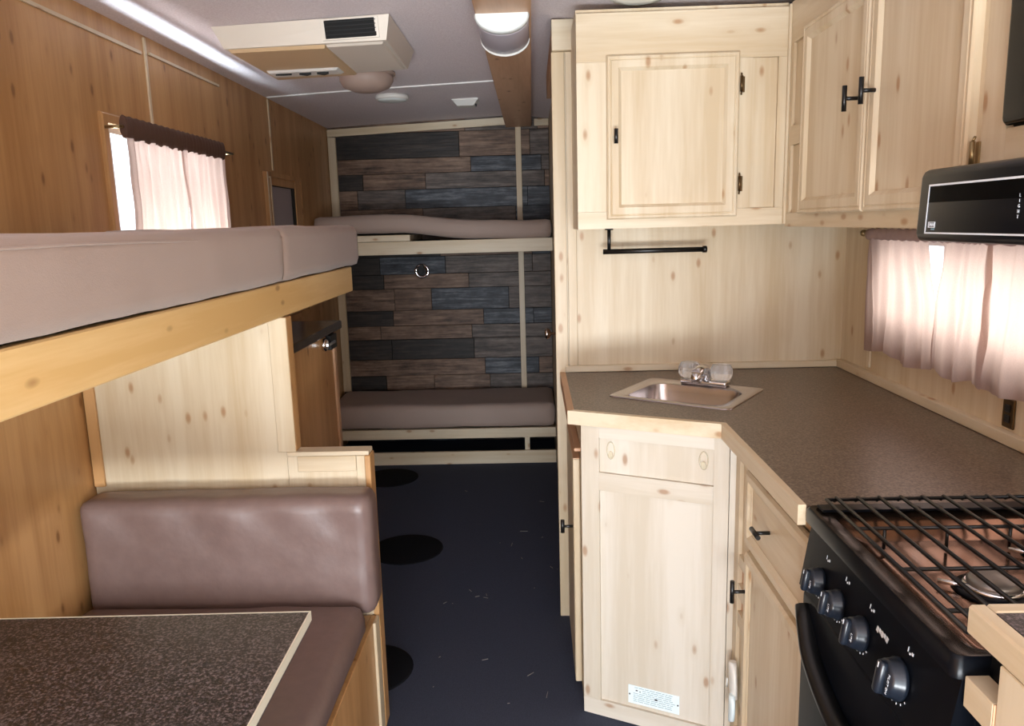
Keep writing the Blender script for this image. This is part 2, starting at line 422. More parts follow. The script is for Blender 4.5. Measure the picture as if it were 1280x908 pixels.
# bathroom door and its casing, seen almost edge on
d1 = struct_empty('door_1', (.12, 2.8, 0))
dl = box('door_leaf', 'tan_z', d1, .098, .118, 2.80, 3.52, .03, 1.95)
m = MB(); m.lathe([(.006, 0), (.006, -.02), (.022, -.03), (.026, -.042), (.02, -.05)], (.098, 3.44, .955), 'x', 16); m.build('door_knob', 'nickel', dl)
box('door_casing', 'pine_z', d1, .076, .118, 2.676, 2.70, 0, 1.992)
box('door_casing', 'tan_z', d1, .088, .121, 2.702, 2.79, 0, 1.985)
box('door_casing', 'pine_z', d1, .1, .121, 3.53, 3.60, 0, 1.985)
box('door_header', 'pine_x', d1, .078, .155, 2.655, 2.70, 1.993, 2.088)
box('door_header', 'tan_y', d1, .08, .12, 2.702, 3.62, 1.99, 2.086)
struct(box('trim_%d' % k_, 'pine_z', None, .122, .152, 2.674, 2.686, .947, 1.992)); k_ += 1

# ceiling beam
struct(box('beam_ceiling', 'tan_y', None, -.15, .012, .2, YW - .036, 2.045, 2.115, bev=.002))

# ------------------------------------------------------------------ far bunks
t = thing('bunk_bed', 'low pine bunk base against the plank wall at floor level', 'bunk', (-.58, 4.57, 0))
box('rail', 'pine_x', t, -1.272, .119, 4.55, 4.57, .166, .226)
box('toe_board', 'pine_x', t, -1.272, .119, 4.56, 4.58, 0.001, .08)
box('platform', 'pine_x', t, -1.272, .119, 4.572, 5.06, .195, .215)
box('strut', 'pine_z', t, -.07, -.04, 4.582, 4.60, .001, .194)
m = MB().cushion(-1.27, .117, 4.555, 5.055, .2265, .372, .03, .035, .006, 4, seed=3)
tag(m.build('mattress', 'fabric', None, (-.58, 4.8, .2265)), 'brown mattress on the low bunk in front of the plank wall', 'mattress', 'bunk mattresses')
t = thing('bunk_bed', 'high pine bunk rail and plywood shelf across the plank wall', 'bunk', (-.58, 4.57, 1.284))
box('rail', 'pine_x', t, -1.272, .119, 4.55, 4.57, 1.284, 1.360)
box('plywood_shelf', 'pine_x', t, -1.272, -.71, 4.552, 5.06, 1.362, 1.398)
box('platform', 'tan_x', t, -1.272, .119, 4.572, 5.06, 1.33, 1.352)
def sag(p):
    x = p.x
    u = min(1, max(0, (x + .80) / .55)); u = u * u * (3 - 2 * u)
    dz = -.037 * u - .012 * math.sin(max(0, x + .2) * 7) * (1 if x > -.2 else 0)
    return Vector((p.x, p.y, p.z + dz + .006 * math.sin(x * 5)))
m = MB().cushion(-1.272, .117, 4.54, 5.055, 1.404, 1.512, .028, .035, .005, 4, warp=sag, seed=8)
tag(m.build('mattress', 'fabric', None, (-.58, 4.8, 1.404)), 'sagging brown mattress on the high bunk across the plank wall', 'mattress', 'bunk mattresses')
# round fitting on the plank wall
t = thing('round_outlet', 'round silver fitting with black centre on the plank wall between the bunks', 'outlet', (-.724, YW - .014, 1.155))
c_ = (-.724, YW - .014, 1.155)
MB().lathe([(.05, 0), (.05, -.006), (.046, -.010), (.03, -.010), (.028, 0)], c_, 'y', 32).build('ring', 'chrome', t)
MB().lathe([(.0285, 0), (.0285, -.008), (.022, -.011), (.012, -.006), (.004, -.006)], c_, 'y', 24).build('socket', 'black_matte', t)
box('hinge_tab', 'black_matte', t, -.737, -.711, YW - .028, YW - .0135, 1.178, 1.20)
for s in (-1, 1): MB().lathe([(.005, 0), (.005, -.0125), (.003, -.0135)], (-.724 + s * .039, c_[1], 1.155), 'y', 8).build('screw', 'black', t)

# ------------------------------------------------------------------ left: wall cabinet beyond the dinette
t = thing('storage_cabinet', 'honey wood cabinet with dark marbled top behind the dinette partition', 'cabinet', (-1.0, 2.5, 0))
box('body', 'honey_z', t, -1.24, -.772, 2.10, 2.87, 0.001, 1.066)
box('front_panel', 'honey_z', t, -.771, -.757, 2.10, 2.852, .08, 1.064)
box('end_trim', 'tan_z', t, -.771, -.750, 2.853, 2.885, 0.001, 1.064)
box('top', 'dark_laminate', t, -1.245, -.735, 2.095, 2.93, 1.067, 1.098, bev=.004)
la = MB().lathe([(.02, 0), (.024, .004), (.024, .012), (.018, .018)], (-.757, 2.72, 1.035), 'x', 16).build('latch', 'chrome', t)
box('latch_bar', 'chrome', la, -.74, -.728, 2.70, 2.80, 1.03, 1.042)
box('latch_bracket', 'black', la, -.7565, -.735, 2.76, 2.84, 1.01, 1.062)

# dinette partition
t = thing('dinette_partition', 'knotty pine stepped partition panel behind the bench seat', 'partition', (-.85, 2.05, 0))
box('panel', 'pine_z', t, xl(2.04) + .003, -.69, 2.046, 2.085, 0.001, 1.2125, bev=0)
box('panel', 'pine_z', t, -.689, -.474, 2.046, 2.085, 0.001, .826, bev=0)
box('stile', 'pine_z', t, -.712, -.6625, 2.040, 2.0458, .8395, 1.212)
box('edge_trim', 'honey_z', t, -.689, -.6625, 2.0462, 2.092, .8395, 1.212)
box('cap', 'pine_x', t, -.6885, -.462, 2.040, 2.092, .8268, .839)
box('rail', 'pine_x', t, -.661, -.498, 2.040, 2.0457, .782, .826)
box('stile', 'pine_z', t, -.497, -.474, 2.040, 2.0457, 0.001, .826)
box('end_trim', 'honey_z', t, -.4735, -.458, 2.038, 2.092, 0.001, .8262)
box('wall_cleat', 'honey_z', t, xl(2.04) + .004, -1.205, 2.036, 2.0455, .75, 1.212)

# dinette bench
t = thing('dinette_bench', 'honey pine bench base under the brown seat cushion', 'bench', (-.85, 1.6, 0))
box('body', 'honey_z', t, -1.225, -.482, 1.34, 2.035, 0.001, .355)
box('end_panel', 'honey_z', t, -.4815, -.468, 1.335, 2.034, .001, .356)
box('corner_post', 'pine_z', t, -.4675, -.459, 1.985, 2.034, .001, .356)
def seatwarp(p): return Vector((p.x, p.y, p.z + .012 * math.sin((p.y - 1.3) * 4)))
m = MB().cushion(-1.222, -.462, 1.28, 1.912, .361, .462, .035, .03, .004, 5, seed=11)
tag(m.build('seat_cushion', 'vinyl', None, (-.85, 1.6, .357)), 'brown vinyl seat cushion on the dinette bench beside the table', 'cushion')
def backwarp(p):
    t_ = (p.z - .47) / .3
    q = p.copy(); q.y += .045 * t_ * 0
    if q.y < 1.97 and q.z > .55:
        q.y += .004 * math.sin(q.x * 34 + q.z * 20) * max(0, min(1, (q.z - .6) / .1))
    return q
m = MB().cushion(-1.222, -.441, 1.915, 2.034, .415, .748, .03, .02, .004, 6, warp=backwarp, seed=15)
tag(m.build('back_cushion', 'vinyl', None, (-.83, 1.975, .47)), 'brown vinyl back cushion leaning on the pine dinette partition', 'cushion')

# dinette table
t = thing('dinette_table', 'dark speckled dinette table top with pale edge in the foreground', 'table', (-.8, .95, 0))
m = MB(); m.prism([(-1.215, .45), (-.424, .45), (-.437, 1.347), (-1.222, 1.33)], .703, .730); m.build('table_top', 'table_laminate', t)
m = MB(); m.prism([(-.4235, .45), (-.4205, .45), (-.4335, 1.350), (-.4365, 1.350)], .712, .7312); m.build('edge_band', 'edge_band', t)
m = MB(); m.prism([(-1.222, 1.3305), (-.437, 1.3475), (-.437, 1.350), (-1.222, 1.333)], .712, .7308); m.build('edge_band', 'edge_band', t)
MB().lathe([(.03, .03), (.03, .68)], (-.85, .9, 0), 'z', 16).build('pedestal', 'chrome', t)
MB().lathe([(.13, .001), (.12, .02), (.035, .032)], (-.85, .9, 0), 'z', 24).build('foot', 'chrome', t)
MB().lathe([(.035, .68), (.10, .695), (.10, .7025)], (-.85, .9, 0), 'z', 24).build('mount', 'chrome', t)

# upper left bunk over the dinette
t = thing('bunk_bed', 'yellow pine bunk rail running over the dinette toward the camera', 'bunk', (-.95, 1.5, 1.2136))
box('rail', 'rail_y', t, -.69, -.669, .15, 2.866, 1.2136, 1.3034, bev=.003)
box('end_board', 'rail_x', t, -1.235, -.6905, 2.845, 2.866, 1.2136, 1.3030)
box('platform', 'pine_y', t, -1.225, -.6905, .15, 2.844, 1.285, 1.3020)
box('cross_slat', 'pine_x', t, -1.225, -.6905, 1.1, 1.14, 1.23, 1.2845)
box('cross_slat', 'pine_x', t, -1.225, -.6905, .4, .44, 1.23, 1.2845)
m = MB().cushion(-1.175, -.648, .12, 2.035, 1.307, 1.447, .022, .028, .004, 4, seed=21)
t = thing('mattress', 'large taupe mattress on the near bunk rail above the dinette', 'mattress', (-.93, 1.0, 1.307), 0, 'bunk mattresses')
m.build('cover', 'fabric', t)
MB().tube([(-.6495 - .002, .14 + i * .1885, 1.4265 - .003 * math.sin(i * .9)) for i in range(11)], .0022, 6).build('seam', 'fabric', t)
m = MB().cushion(-1.16, -.655, 2.04, 2.945, 1.307, 1.452, .025, .028, .005, 4, seed=25)
tag(m.build('mattress', 'fabric', None, (-.93, 2.5, 1.3045)), 'short brown mattress at the far end of the near bunk above the dinette', 'mattress', 'bunk mattresses')

# ------------------------------------------------------------------ curtains
def drape(xf, y0, y1, z0, z1, folds, amp, side, seed, gather=0.0, flare=None):
    nu, nv = 90, 26; g = []
    for j in range(nv + 1):
        v = j / nv; row = []
        for i in range(nu + 1):
            u = i / nu
            y = y0 + (y1 - y0) * u
            if flare: y = flare(u, v, y)
            ph = u * folds * 2 * math.pi + .9 * noise.noise(Vector((u * 4, v * .9, seed))) * 2
            w = math.sin(ph) * amp * (.55 + .45 * (1 - v)) + .35 * amp * math.sin(2.3 * ph + 1 + seed)
            w += .006 * noise.noise(Vector((u * 6, v * 3, seed + 5)))
            zb = z0 + .008 * math.sin(u * 9 + seed)
            row.append(Vector((xf(y) + side * (.048 + amp * 1.4 + w), y, zb + (z1 - zb) * v)))
        g.append(row)
    m = MB(); vs = [[m.bm.verts.new(p) for p in r] for r in g]
    bk = [[m.bm.verts.new(p + Vector((side * .0015, 0, 0))) for p in r] for r in g]
    for a in (vs,):
        for j in range(nv):
            for i in range(nu):
                f = m.bm.faces.new((a[j][i], a[j][i + 1], a[j + 1][i + 1], a[j + 1][i])); f.smooth = True
    for r in bk:
        for v_ in r: m.bm.verts.remove(v_)
    return m
def header(xf, y0, y1, z0, z1, side, seed, n=46):
    rings = []
    for i in range(n + 1):
        y = y0 + (y1 - y0) * i / n; b = .0018 * math.sin(i * 1.9 + seed) + .003 * noise.noise(Vector((i * .3, seed, 0)))
        x = xf(y) + side * .060; zz = .0014 * math.sin(i * 1.3 + seed)
        ring = []
        for k2 in range(12):
            a = 2 * math.pi * k2 / 12
            ring.append((x + side * (.010 + b) * math.cos(a), y, (z0 + z1) / 2 + zz + (z1 - z0) / 2 * math.sin(a)))
        rings.append(ring)
    return MB().loft(rings)
def curtain(name, label, xf, y0, y1, z0, z1, zh, side, folds, amp, seed, hmat, flare=None, group=None):
    t = thing(name, label, 'curtain', (xf((y0 + y1) / 2) + side * .03, (y0 + y1) / 2, z0), 0, group)
    drape(xf, y0, y1, z0, z1, folds, amp, side, seed, flare=flare).build('drape', 'curtain', t)
    header(xf, y0, y1, z1 - .004, zh, side, seed).build('header', hmat, t)
    return t
g1 = 'curtain panels of the left window'
curtain('curtain', 'brown curtain panel on the left window, nearer half', xl, 2.315, 2.715, 1.36, 1.722, 1.785, 1, 5, .010, 1, 'curtain_header', group=g1)
curtain('curtain', 'brown curtain panel on the left window, farther half', xl, 2.708, 3.09, 1.36, 1.722, 1.785, 1, 5, .010, 4, 'curtain_header', group=g1)
t = thing('curtain_rod', 'thin bronze curtain rod over the left window', 'curtain rod', (xl(2.75) + .03, 2.75, 1.755))
MB().tube([(xl(y) + .060, y, 1.752) for y in (2.30, 3.2)], .004, 8).build('rod', 'bronze', t)
for y in (2.305, 3.195): MB().tube([(xl(y), y, 1.752), (xl(y) + .064, y, 1.752)], .005, 8).build('bracket', 'brass', t)
g2 = 'curtain panels of the right window'
xr = lambda y: XR
def fl1(u, v, y): return y + .035 * (1 - v) * (1 - u) * 0 - .03 * (1 - v) * (1 - abs(u)) * 0 + (.02 if u < .02 else 0) * 0
def flA(u, v, y):   # panel whose inner edge pulls aside near the top
    return y + (1 - u) * .045 * max(0, (v - .45) / .55) - (1 - v) * .012 * (1 - u)
def flB(u, v, y): return y - u * .02 * max(0, (v - .55) / .45)
curtain('curtain', 'mauve linen curtain panel on the right window beside the bulkhead corner', xr, 1.972, 2.372, 1.04, 1.372, 1.40, -1, 4, .008, 2, 'curtain_header_light', flare=flA, group=g2)
curtain('curtain', 'mauve linen curtain panel on the right window, middle one', xr, 1.74, 1.965, 1.045, 1.372, 1.40, -1, 3, .008, 6, 'curtain_header_light', flare=flB, group=g2)
curtain('curtain', 'mauve linen curtain panel on the right window nearest the range hood', xr, 1.12, 1.755, 1.05, 1.372, 1.40, -1, 5, .008, 9, 'curtain_header_light', group=g2)
t = thing('curtain_rod', 'thin brass curtain rod over the right window', 'curtain rod', (XR - .03, 1.8, 1.385))
MB().tube([(XR - .060, 1.08, 1.386), (XR - .060, 2.40, 1.386)], .004, 8).build('rod', 'brass', t)
MB().lathe([(.004, 0), (.010, .004), (.010, .012), (.004, .016)], (XR - .060, 2.40, 1.386), 'y', 12).build('finial', 'brass', t)
box('bracket', 'brass', t, XR - .064, XR, 2.386, 2.394, 1.378, 1.392)

# ------------------------------------------------------------------ ceiling fixtures
t = thing('air_conditioner', 'cream ceiling air conditioner with black front grille', 'air conditioner', (-.7, 2.85, 2.09))
def acx(y): return 0
p = [(-.985, 2.63, 2.026), (-.452, 2.615, 2.034), (-.458, 3.09, 2.034), (-.985, 3.16, 2.026), (-1.01, 2.60, 2.0885), (-.435, 2.59, 2.106), (-.435, 3.12, 2.106), (-1.01, 3.20, 2.0885)]
MB().hexa(p).build('housing', 'cream_plastic', t)
MB().hexa([(-.97, 2.65, 2.017), (-.66, 2.645, 2.021), (-.66, 3.10, 2.021), (-.97, 3.13, 2.017), (-.975, 2.64, 2.0268), (-.655, 2.635, 2.0306), (-.655, 3.11, 2.0306), (-.975, 3.14, 2.0262)]).build('return_cover', 'cream_under', t)
MB().hexa([(-.652, 2.645, 2.024), (-.47, 2.64, 2.027), (-.47, 3.06, 2.027), (-.652, 3.08, 2.024), (-.652, 2.635, 2.0308), (-.465, 2.63, 2.0336), (-.465, 3.07, 2.0336), (-.652, 3.09, 2.0308)]).build('bottom_cover', 'cream_plastic', t)
gx0, gx1 = -.655, -.472
fr = MB().rings(0, 1, 0, 1, [(0, 0), (0, .006), (.06, .006), (.06, -.002)], lambda u, v, w: (gx0 + (gx1 - gx0) * u, 2.612 - .02 * v - w, 2.036 + .059 * v + .006 * u)).build('grille_frame', 'cream_plastic', t)
MB().hexa([(gx0 + .008, 2.606, 2.041), (gx1 - .008, 2.604, 2.047), (gx1 - .008, 2.612, 2.047), (gx0 + .008, 2.612, 2.041), (gx0 + .008, 2.590, 2.091), (gx1 - .008, 2.588, 2.097), (gx1 - .008, 2.60, 2.097), (gx0 + .008, 2.60, 2.091)]).build('grille', 'hole', t)
for i in range(4):
    z = 2.05 + i * .0115
    MB().hexa([(gx0 + .008, 2.602 - i * .004, z), (gx1 - .008, 2.600 - i * .004, z + .006), (gx1 - .008, 2.606 - i * .004, z + .006), (gx0 + .008, 2.606 - i * .004, z), (gx0 + .008, 2.601 - i * .004, z + .002), (gx1 - .008, 2.599 - i * .004, z + .008), (gx1 - .008, 2.605 - i * .004, z + .008), (gx0 + .008, 2.605 - i * .004, z + .002)]).build('louver', 'black_matte', t)
pl = MB().hexa([(-.95, 2.96, 2.009), (-.70, 2.955, 2.013), (-.70, 3.03, 2.013), (-.95, 3.04, 2.009), (-.955, 2.95, 2.0175), (-.69, 2.945, 2.0205), (-.69, 3.04, 2.0205), (-.955, 3.05, 2.0175)]).build('control_panel', 'white_plastic', t)
for x in (-.90, -.82, -.755):
    w_ = .03 if x == -.90 else .022
    m = MB(); m.prism([(x - w_, 2.975), (x + w_, 2.975), (x, 3.0 if x > -.9 else 2.98)], 2.004, 2.0135); m.build('control_knob', 'black_matte', pl)
t = thing('dome_cover', 'tan rounded cover on the ceiling behind the air conditioner', 'ceiling fixture', (-.70, 3.45, 2.10))
MB().lathe([(.115, .003), (.115, -.03), (.10, -.055), (.06, -.072), (.01, -.076)], (-.70, 3.50, 2.098), 'z', 28).build('cover', 'tan_plastic', t)
MB().lathe([(.125, .004), (.125, -.006), (.115, -.008)], (-.70, 3.50, 2.099), 'z', 28).build('flange', 'tan_plastic', t)
def puck(label, c, r):
    t = thing('ceiling_light', label, 'ceiling light', c, 0, 'round ceiling lights')
    MB().lathe([(r, .004), (r, -.012), (r * .92, -.018)], c, 'z', 32).build('ring', 'white_plastic', t)
    MB().lathe([(r * .9, -.012), (r * .85, -.021), (r * .5, -.026), (r * .05, -.027)], c, 'z', 28).build('lens', 'lens', t)
puck('round white ceiling light over the far bunks behind the air conditioner', (-.695, 4.10, zc(-.695) - .004), .085)
puck('round white ceiling light above the sink wall cabinet', (.318, 2.36, zc(.318) - .004), .085)
t = thing('smoke_alarm', 'square white alarm on the ceiling near the far wall', 'smoke alarm', (-.343, 4.40, zc(-.343)))
z = zc(-.343)
def fru(a, b, z0, z1): return [(-.343 - a, 4.40 - a, z0), (-.343 + a, 4.40 - a, z0), (-.343 + a, 4.40 + a, z0), (-.343 - a, 4.40 + a, z0), (-.343 - b, 4.40 - b, z1), (-.343 + b, 4.40 - b, z1), (-.343 + b, 4.40 + b, z1), (-.343 - b, 4.40 + b, z1)]
MB().hexa(fru(.045, .066, z - .034, z - .008)).build('cover', 'white_plastic', t)
MB().hexa(fru(.07, .07, z - .0078, z + .004)).build('base', 'white_plastic', t)
for i in range(4): box('slot', 'black_matte', t, -.292 + .0, -.286, 4.375 + i * .016, 4.381 + i * .016, z - .03, z - .012, bev=0)
# light on the beam: half barrel
t = thing('beam_light', 'white half-barrel light fixture under the wooden ceiling beam', 'ceiling light', (-.07, 2.55, 2.045))
def barrel(ya, yb, r=1.0, top=2.0448):
    rs = []
    for y, f in ((ya, .94), (ya + .012, r), (yb - .012, r), (yb, .94)):
        ring = []
        for i in range(17):
            a = math.pi * i / 16; ring.append((-.0735 - .081 * math.cos(a) * (f if f < 1 else 1), y, top - .053 * math.sin(a) * f))
        rs.append(ring)
    return MB().loft(rs)
barrel(2.385, 2.43).build('end_lens', 'lens', t)
barrel(2.4305, 2.70, .98).build('lens', 'lens_grey', t)
barrel(2.7005, 2.72, 1.03).build('end_rim', 'white_plastic', t)

# ------------------------------------------------------------------ cabinet helpers
FR = [(0, 0), (0, .014), (.004, .018), (.009, .018), (.012, .0155), (.015, .018), (.034, .018), (.040, .012), (.044, .008), (.044, 0)]
def door(parent, name, u0, u1, v0, v1, mp, mat='pine_z', prof=FR, panel=True):
    d = MB().rings(u0, u1, v0, v1, prof, mp).build(name, mat, parent)
    ins = prof[-1][0] - .001
    if panel:
        q = [mp(u, v, w) for w in (.001, .009) for u, v in ((u0 + ins, v0 + ins), (u1 - ins, v0 + ins), (u1 - ins, v1 - ins), (u0 + ins, v1 - ins))]
        MB().hexa(q).build('door_panel', mat, d)
    return d
def bx(mp, u0, u1, v0, v1, w0, w1):
    return MB().hexa([mp(u, v, w) for w in (w0, w1) for u, v in ((u0, v0), (u1, v0), (u1, v1), (u0, v1))])
def tpull(parent, mp, u, v, w, vertical=True, L=.028, out=.03):
    h = MB()
    a, b = (mp(u, v - L, w + out), mp(u, v + L, w + out)) if vertical else (mp(u - L, v, w + out), mp(u + L, v, w + out))
    h.tube([a, b], .0055, 10); h.tube([mp(u, v, w), mp(u, v, w + out)], .0045, 8)
    return h.build('handle', 'black', parent)
def hinge(parent, mp, u, v, mat='bronze'):
    h = MB(); h.tube([mp(u, v - .022, .016), mp(u, v + .022, .016)], .0045, 8)
    h.tube([mp(u, v - .03, .012), mp(u, v - .022, .016)], .0025, 6); h.tube([mp(u, v + .022, .016), mp(u, v + .03, .012)], .0025, 6)
    o = h.build('hinge', mat, parent)
    bx(mp, u + .003, u + .012, v - .022, v + .022, .0, .0035).build('hinge_leaf', mat, parent)
    return o

# wall cabinet on the bulkhead above the sink
t = thing('wall_cabinet', 'knotty pine wall cabinet facing the camera above the sink', 'cabinet', (.45, 2.55, 1.42))
FYB = 2.387
mpB = lambda u, v, w: (u, FYB - w, v)
box('carcass', 'pine_z', t, .141, .759, FYB + .02, YB - .001, 1.42, 2.05, bev=0)
def rail(name, mat, *a): return MB().hexa([mpB(u, v, w) for w in (-.0195, 0) for u, v in ((a[0], a[2]), (a[1], a[2]), (a[1], a[3]), (a[0], a[3]))]).build(name, mat, t)
rail('face_rail', 'pine_x', .141, .759, 1.90, 2.035); rail('face_rail', 'pine_x', .141, .759, 1.42, 1.47)
rail('face_stile', 'pine_z', .141, .24, 1.4705, 1.8995); rail('face_stile', 'pine_z', .60, .655, 1.4705, 1.8995); rail('face_stile', 'pine_z', .728, .759, 1.4705, 1.8995)
bx(mpB, .6555, .7275, 1.4705, 1.8995, -.0195, -.008).build('inset_panel', 'pine_z', t)
bx(mpB, .2405, .5995, 1.4705, 1.8995, -.0195, -.004).build('back_panel', 'pine_z', t)
dd = door(t, 'door', .228, .613, 1.447, 1.915, mpB)
MB().tube([mpB(.252, 1.665, .045), mpB(.252, 1.707, .045)], .006, 10).tube([mpB(.252, 1.686, .018), mpB(.252, 1.686, .045)], .0045, 8).build('handle', 'black', dd)
hinge(dd, mpB, .619, 1.825); hinge(dd, mpB, .619, 1.542)
# towel bar under it
t = thing('towel_bar', 'black towel bar hanging under the wall cabinet above the sink', 'towel bar', (.41, 2.60, 1.34))
MB().tube([(.255, 2.60, 1.419), (.255, 2.60, 1.345)], .006, 12).build('post', 'black', t)
MB().tube([(.235, 2.60, 1.343), (.57, 2.60, 1.343)], .0085, 12).build('bar', 'black', t)
MB().lathe([(.0115, 0), (.0115, .012), (.009, .014)], (.563, 2.60, 1.343), 'x', 14).build('end_cap', 'black', t)
MB().lathe([(.014, 0), (.014, -.006)], (.255, 2.60, 1.4195), 'z', 14).build('mount', 'black', t)

# wall cabinet along the right wall
XF = .76
mpR = lambda u, v, w: (XF - w, u, v)
t = thing('wall_cabinet', 'long knotty pine wall cabinet with two doors on the right wall', 'cabinet', (.9, 1.9, 1.412))
box('carcass', 'pine_z', t, XF + .02, XR - .001, 1.372, FYB - .001, 1.412, 2.05, bev=0)
def railR(name, mat, y0, y1, z0, z1, w1=0, w0=-.0195): return bx(mpR, y0, y1, z0, z1, w0, w1).build(name, mat, t)
railR('face_rail', 'pine_y', 1.372, FYB - .001, 1.412, 1.452); railR('face_rail', 'pine_y', 1.372, FYB - .001, 1.93, 2.045)
railR('face_stile', 'pine_z', 2.352, FYB - .001, 1.4525, 1.9295)
railR('face_stile', 'pine_z', 2.19, 2.25, 1.4525, 1.9295); railR('face_stile', 'pine_z', 1.78, 1.83, 1.4525, 1.9295); railR('face_stile', 'pine_z', 1.372, 1.41, 1.4525, 1.9295)
railR('mid_rail', 'pine_y', 2.2505, 2.3515, 1.645, 1.70)
railR('inset_panel', 'pine_z', 2.2505, 2.3515, 1.4525, 1.6445, -.008); railR('inset_panel', 'pine_z', 2.2505, 2.3515, 1.7005, 1.9295, -.008)
d_a = door(t, 'door', 1.803, 2.228, 1.448, 1.945, mpR); tpull(d_a, mpR, 1.845, 1.70, .018)
d_b = door(t, 'door', 1.385, 1.795, 1.448, 1.945, mpR); tpull(d_b, mpR, 1.755, 1.703, .018)
hinge(d_b, mpR, 1.366, 1.535, 'brass')
# corner moulding
box('corner_trim', 'pine_z', t, .752, .760, FYB - .012, FYB - .0005, 1.42, 2.04)
# microwave cabinet
t = thing('microwave_cabinet', 'pine cabinet framing the black microwave above the range hood', 'cabinet', (.9, 1.1, 1.511))
def railM(name, mat, y0, y1, z0, z1): return bx(mpR, y0, y1, z0, z1, -.0195, 0).build(name, mat, t)
railM('face_stile', 'pine_z', 1.302, 1.3715, 1.511, 2.045); railM('face_rail', 'pine_y', .70, 1.3015, 1.511, 1.570); railM('face_rail', 'pine_y', .70, 1.3015, 1.93, 2.045); railM('face_stile', 'pine_z', .63, .6995, 1.511, 2.045)
box('shelf', 'pine_y', t, XF + .02, XR - .001, .63, 1.3715, 1.511, 1.565); box('side_panel', 'pine_z', t, XF + .02, XR - .001, 1.33, 1.3715, 1.566, 2.04); box('side_panel', 'pine_z', t, XF + .02, XR - .001, .63, .66, 1.566, 2.04)
t = thing('microwave', 'black microwave oven set into the pine cabinet at the right edge', 'microwave', (.9, 1.0, 1.571))
box('body', 'black_matte', t, .765, 1.04, .71, 1.298, 1.571, 1.92, bev=.004)
box('front_door', 'black_gloss', t, .745, .7645, .85, 1.297, 1.573, 1.915, bev=.012, seg=4)
box('control_panel', 'black_gloss', t, .747, .7645, .71, .849, 1.573, 1.915, bev=.004)
# range hood
t = thing('range_hood', 'black range hood with pale outlined front over the stove', 'range hood', (.85, 1.05, 1.395))
mh = MB(); mh.hexa([(.624, .83, 1.396), (1.06, .83, 1.396), (1.06, 1.302, 1.396), (.624, 1.302, 1.396), (.629, .83, 1.509), (1.06, .83, 1.509), (1.06, 1.302, 1.509), (.629, 1.302, 1.509)]); 
es = mh.bm.edges[:]; bmesh.ops.bevel(mh.bm, geom=es, offset=.013, segments=4, affect='EDGES', profile=.5)
for f in mh.bm.faces: f.smooth = True
mh.build('body', 'stove_black', t)
mpH = lambda u, v, w: (.6245 - w + (v - 1.391) * .0424, u, v)
fp = bx(mpH, .86, 1.264, 1.411, 1.482, -.004, .0006).build('front_panel', 'black_gloss', t)
for a in ((.86, 1.266, 1.4815, 1.4845), (.86, 1.266, 1.4085, 1.4110), (1.2635, 1.266, 1.4110, 1.4815)):
    bx(mpH, *a, .0, .0012).build('outline', 'print_white', fp)
def MH(y, z, w=.0012):   # letter plane facing -x
    m_ = Matrix(((0, 0, -1), (-1, 0, 0), (0, 1, 0))).to_4x4(); m_.translation = mpH(y, z, w); return m_
for i, ch in enumerate('LIGHT'): text_mesh('lettering', ch, .0062, 'print_white', fp, MH(1.030, 1.4600 - i * .0068))
MB().rings(1.236, 1.256, 1.418, 1.427, [(0, .0007), (0, .0013), (.0012, .0013), (.0012, .0007)], mpH).build('emblem', 'print_white', fp)
for i in range(5): bx(mpH, 1.2525 - i * .0032 - .0018, 1.2525 - i * .0032, 1.4203 + .0006 * (i % 2), 1.4248, .0007, .0012).build('emblem', 'print_white', fp)
for i in range(4): bx(mpH, 1.247 - i * .0028 - .0016, 1.247 - i * .0028, 1.4145, 1.4165 + .001 * (i % 2), .0007, .0012).build('emblem', 'print_grey', fp)
# outlet on the right wall
t = thing('wall_outlet', 'dark bronze outlet plate on the right wall above the counter', 'outlet', (XR, 1.72, .991))
box('plate', 'bronze', t, XR - .006, XR - .0005, 1.70, 1.742, .958, 1.026, bev=.002)
for z in (.98, 1.004): box('receptacle', 'black', t, XR - .009, XR - .0062, 1.711, 1.731, z - .009, z + .009, bev=.002)

# ------------------------------------------------------------------ countertop with sink
ZT = .9235
OUT = [(.108, YB - .001), (.108, 2.121), (.488, 1.944), (.488, 1.352), (XR - .001, 1.352), (XR - .001, YB - .001)]
SA = R(-33.5); SC = Vector((.459, 2.307))
def sk(u, v): c, s = math.cos(SA), math.sin(SA); return (SC.x + u * c - v * s, SC.y + u * s + v * c)
def rrect(hx, hy, r, n=6, cx=0, cy=0):
    pts = []
    for sx, sy, a0 in ((1, 1, 0), (-1, 1, 90), (-1, -1, 180), (1, -1, 270)):
        for i in range(n + 1):
            a = R(a0 + 90 * i / n); pts.append((cx + sx * (hx - r) + r * math.cos(a), cy + sy * (hy - r) + r * math.sin(a)))
    return pts
t = thing('countertop', 'brown speckled countertop with pine edging around the sink', 'countertop', (.6, 2.1, .885))
bm = bmesh.new()
def loop(pts, z):
    vs = [bm.verts.new((x, y, z)) for x, y in pts]; return [bm.edges.new((vs[i], vs[(i + 1) % len(vs)])) for i in range(len(vs))]
e = loop(OUT, ZT) + loop([sk(u, v) for u, v in rrect(.165, .135, .04)], ZT)
r_ = bmesh.ops.triangle_fill(bm, use_beauty=True, edges=e)
fs = [f for f in bm.faces]
ex = bmesh.ops.extrude_face_region(bm, geom=fs)
for v in ex['geom']:
    if isinstance(v, bmesh.types.BMVert): v.co.z -= .03
m = MB(); m.bm.free(); m.bm = bm; m.build('slab', 'counter', t)
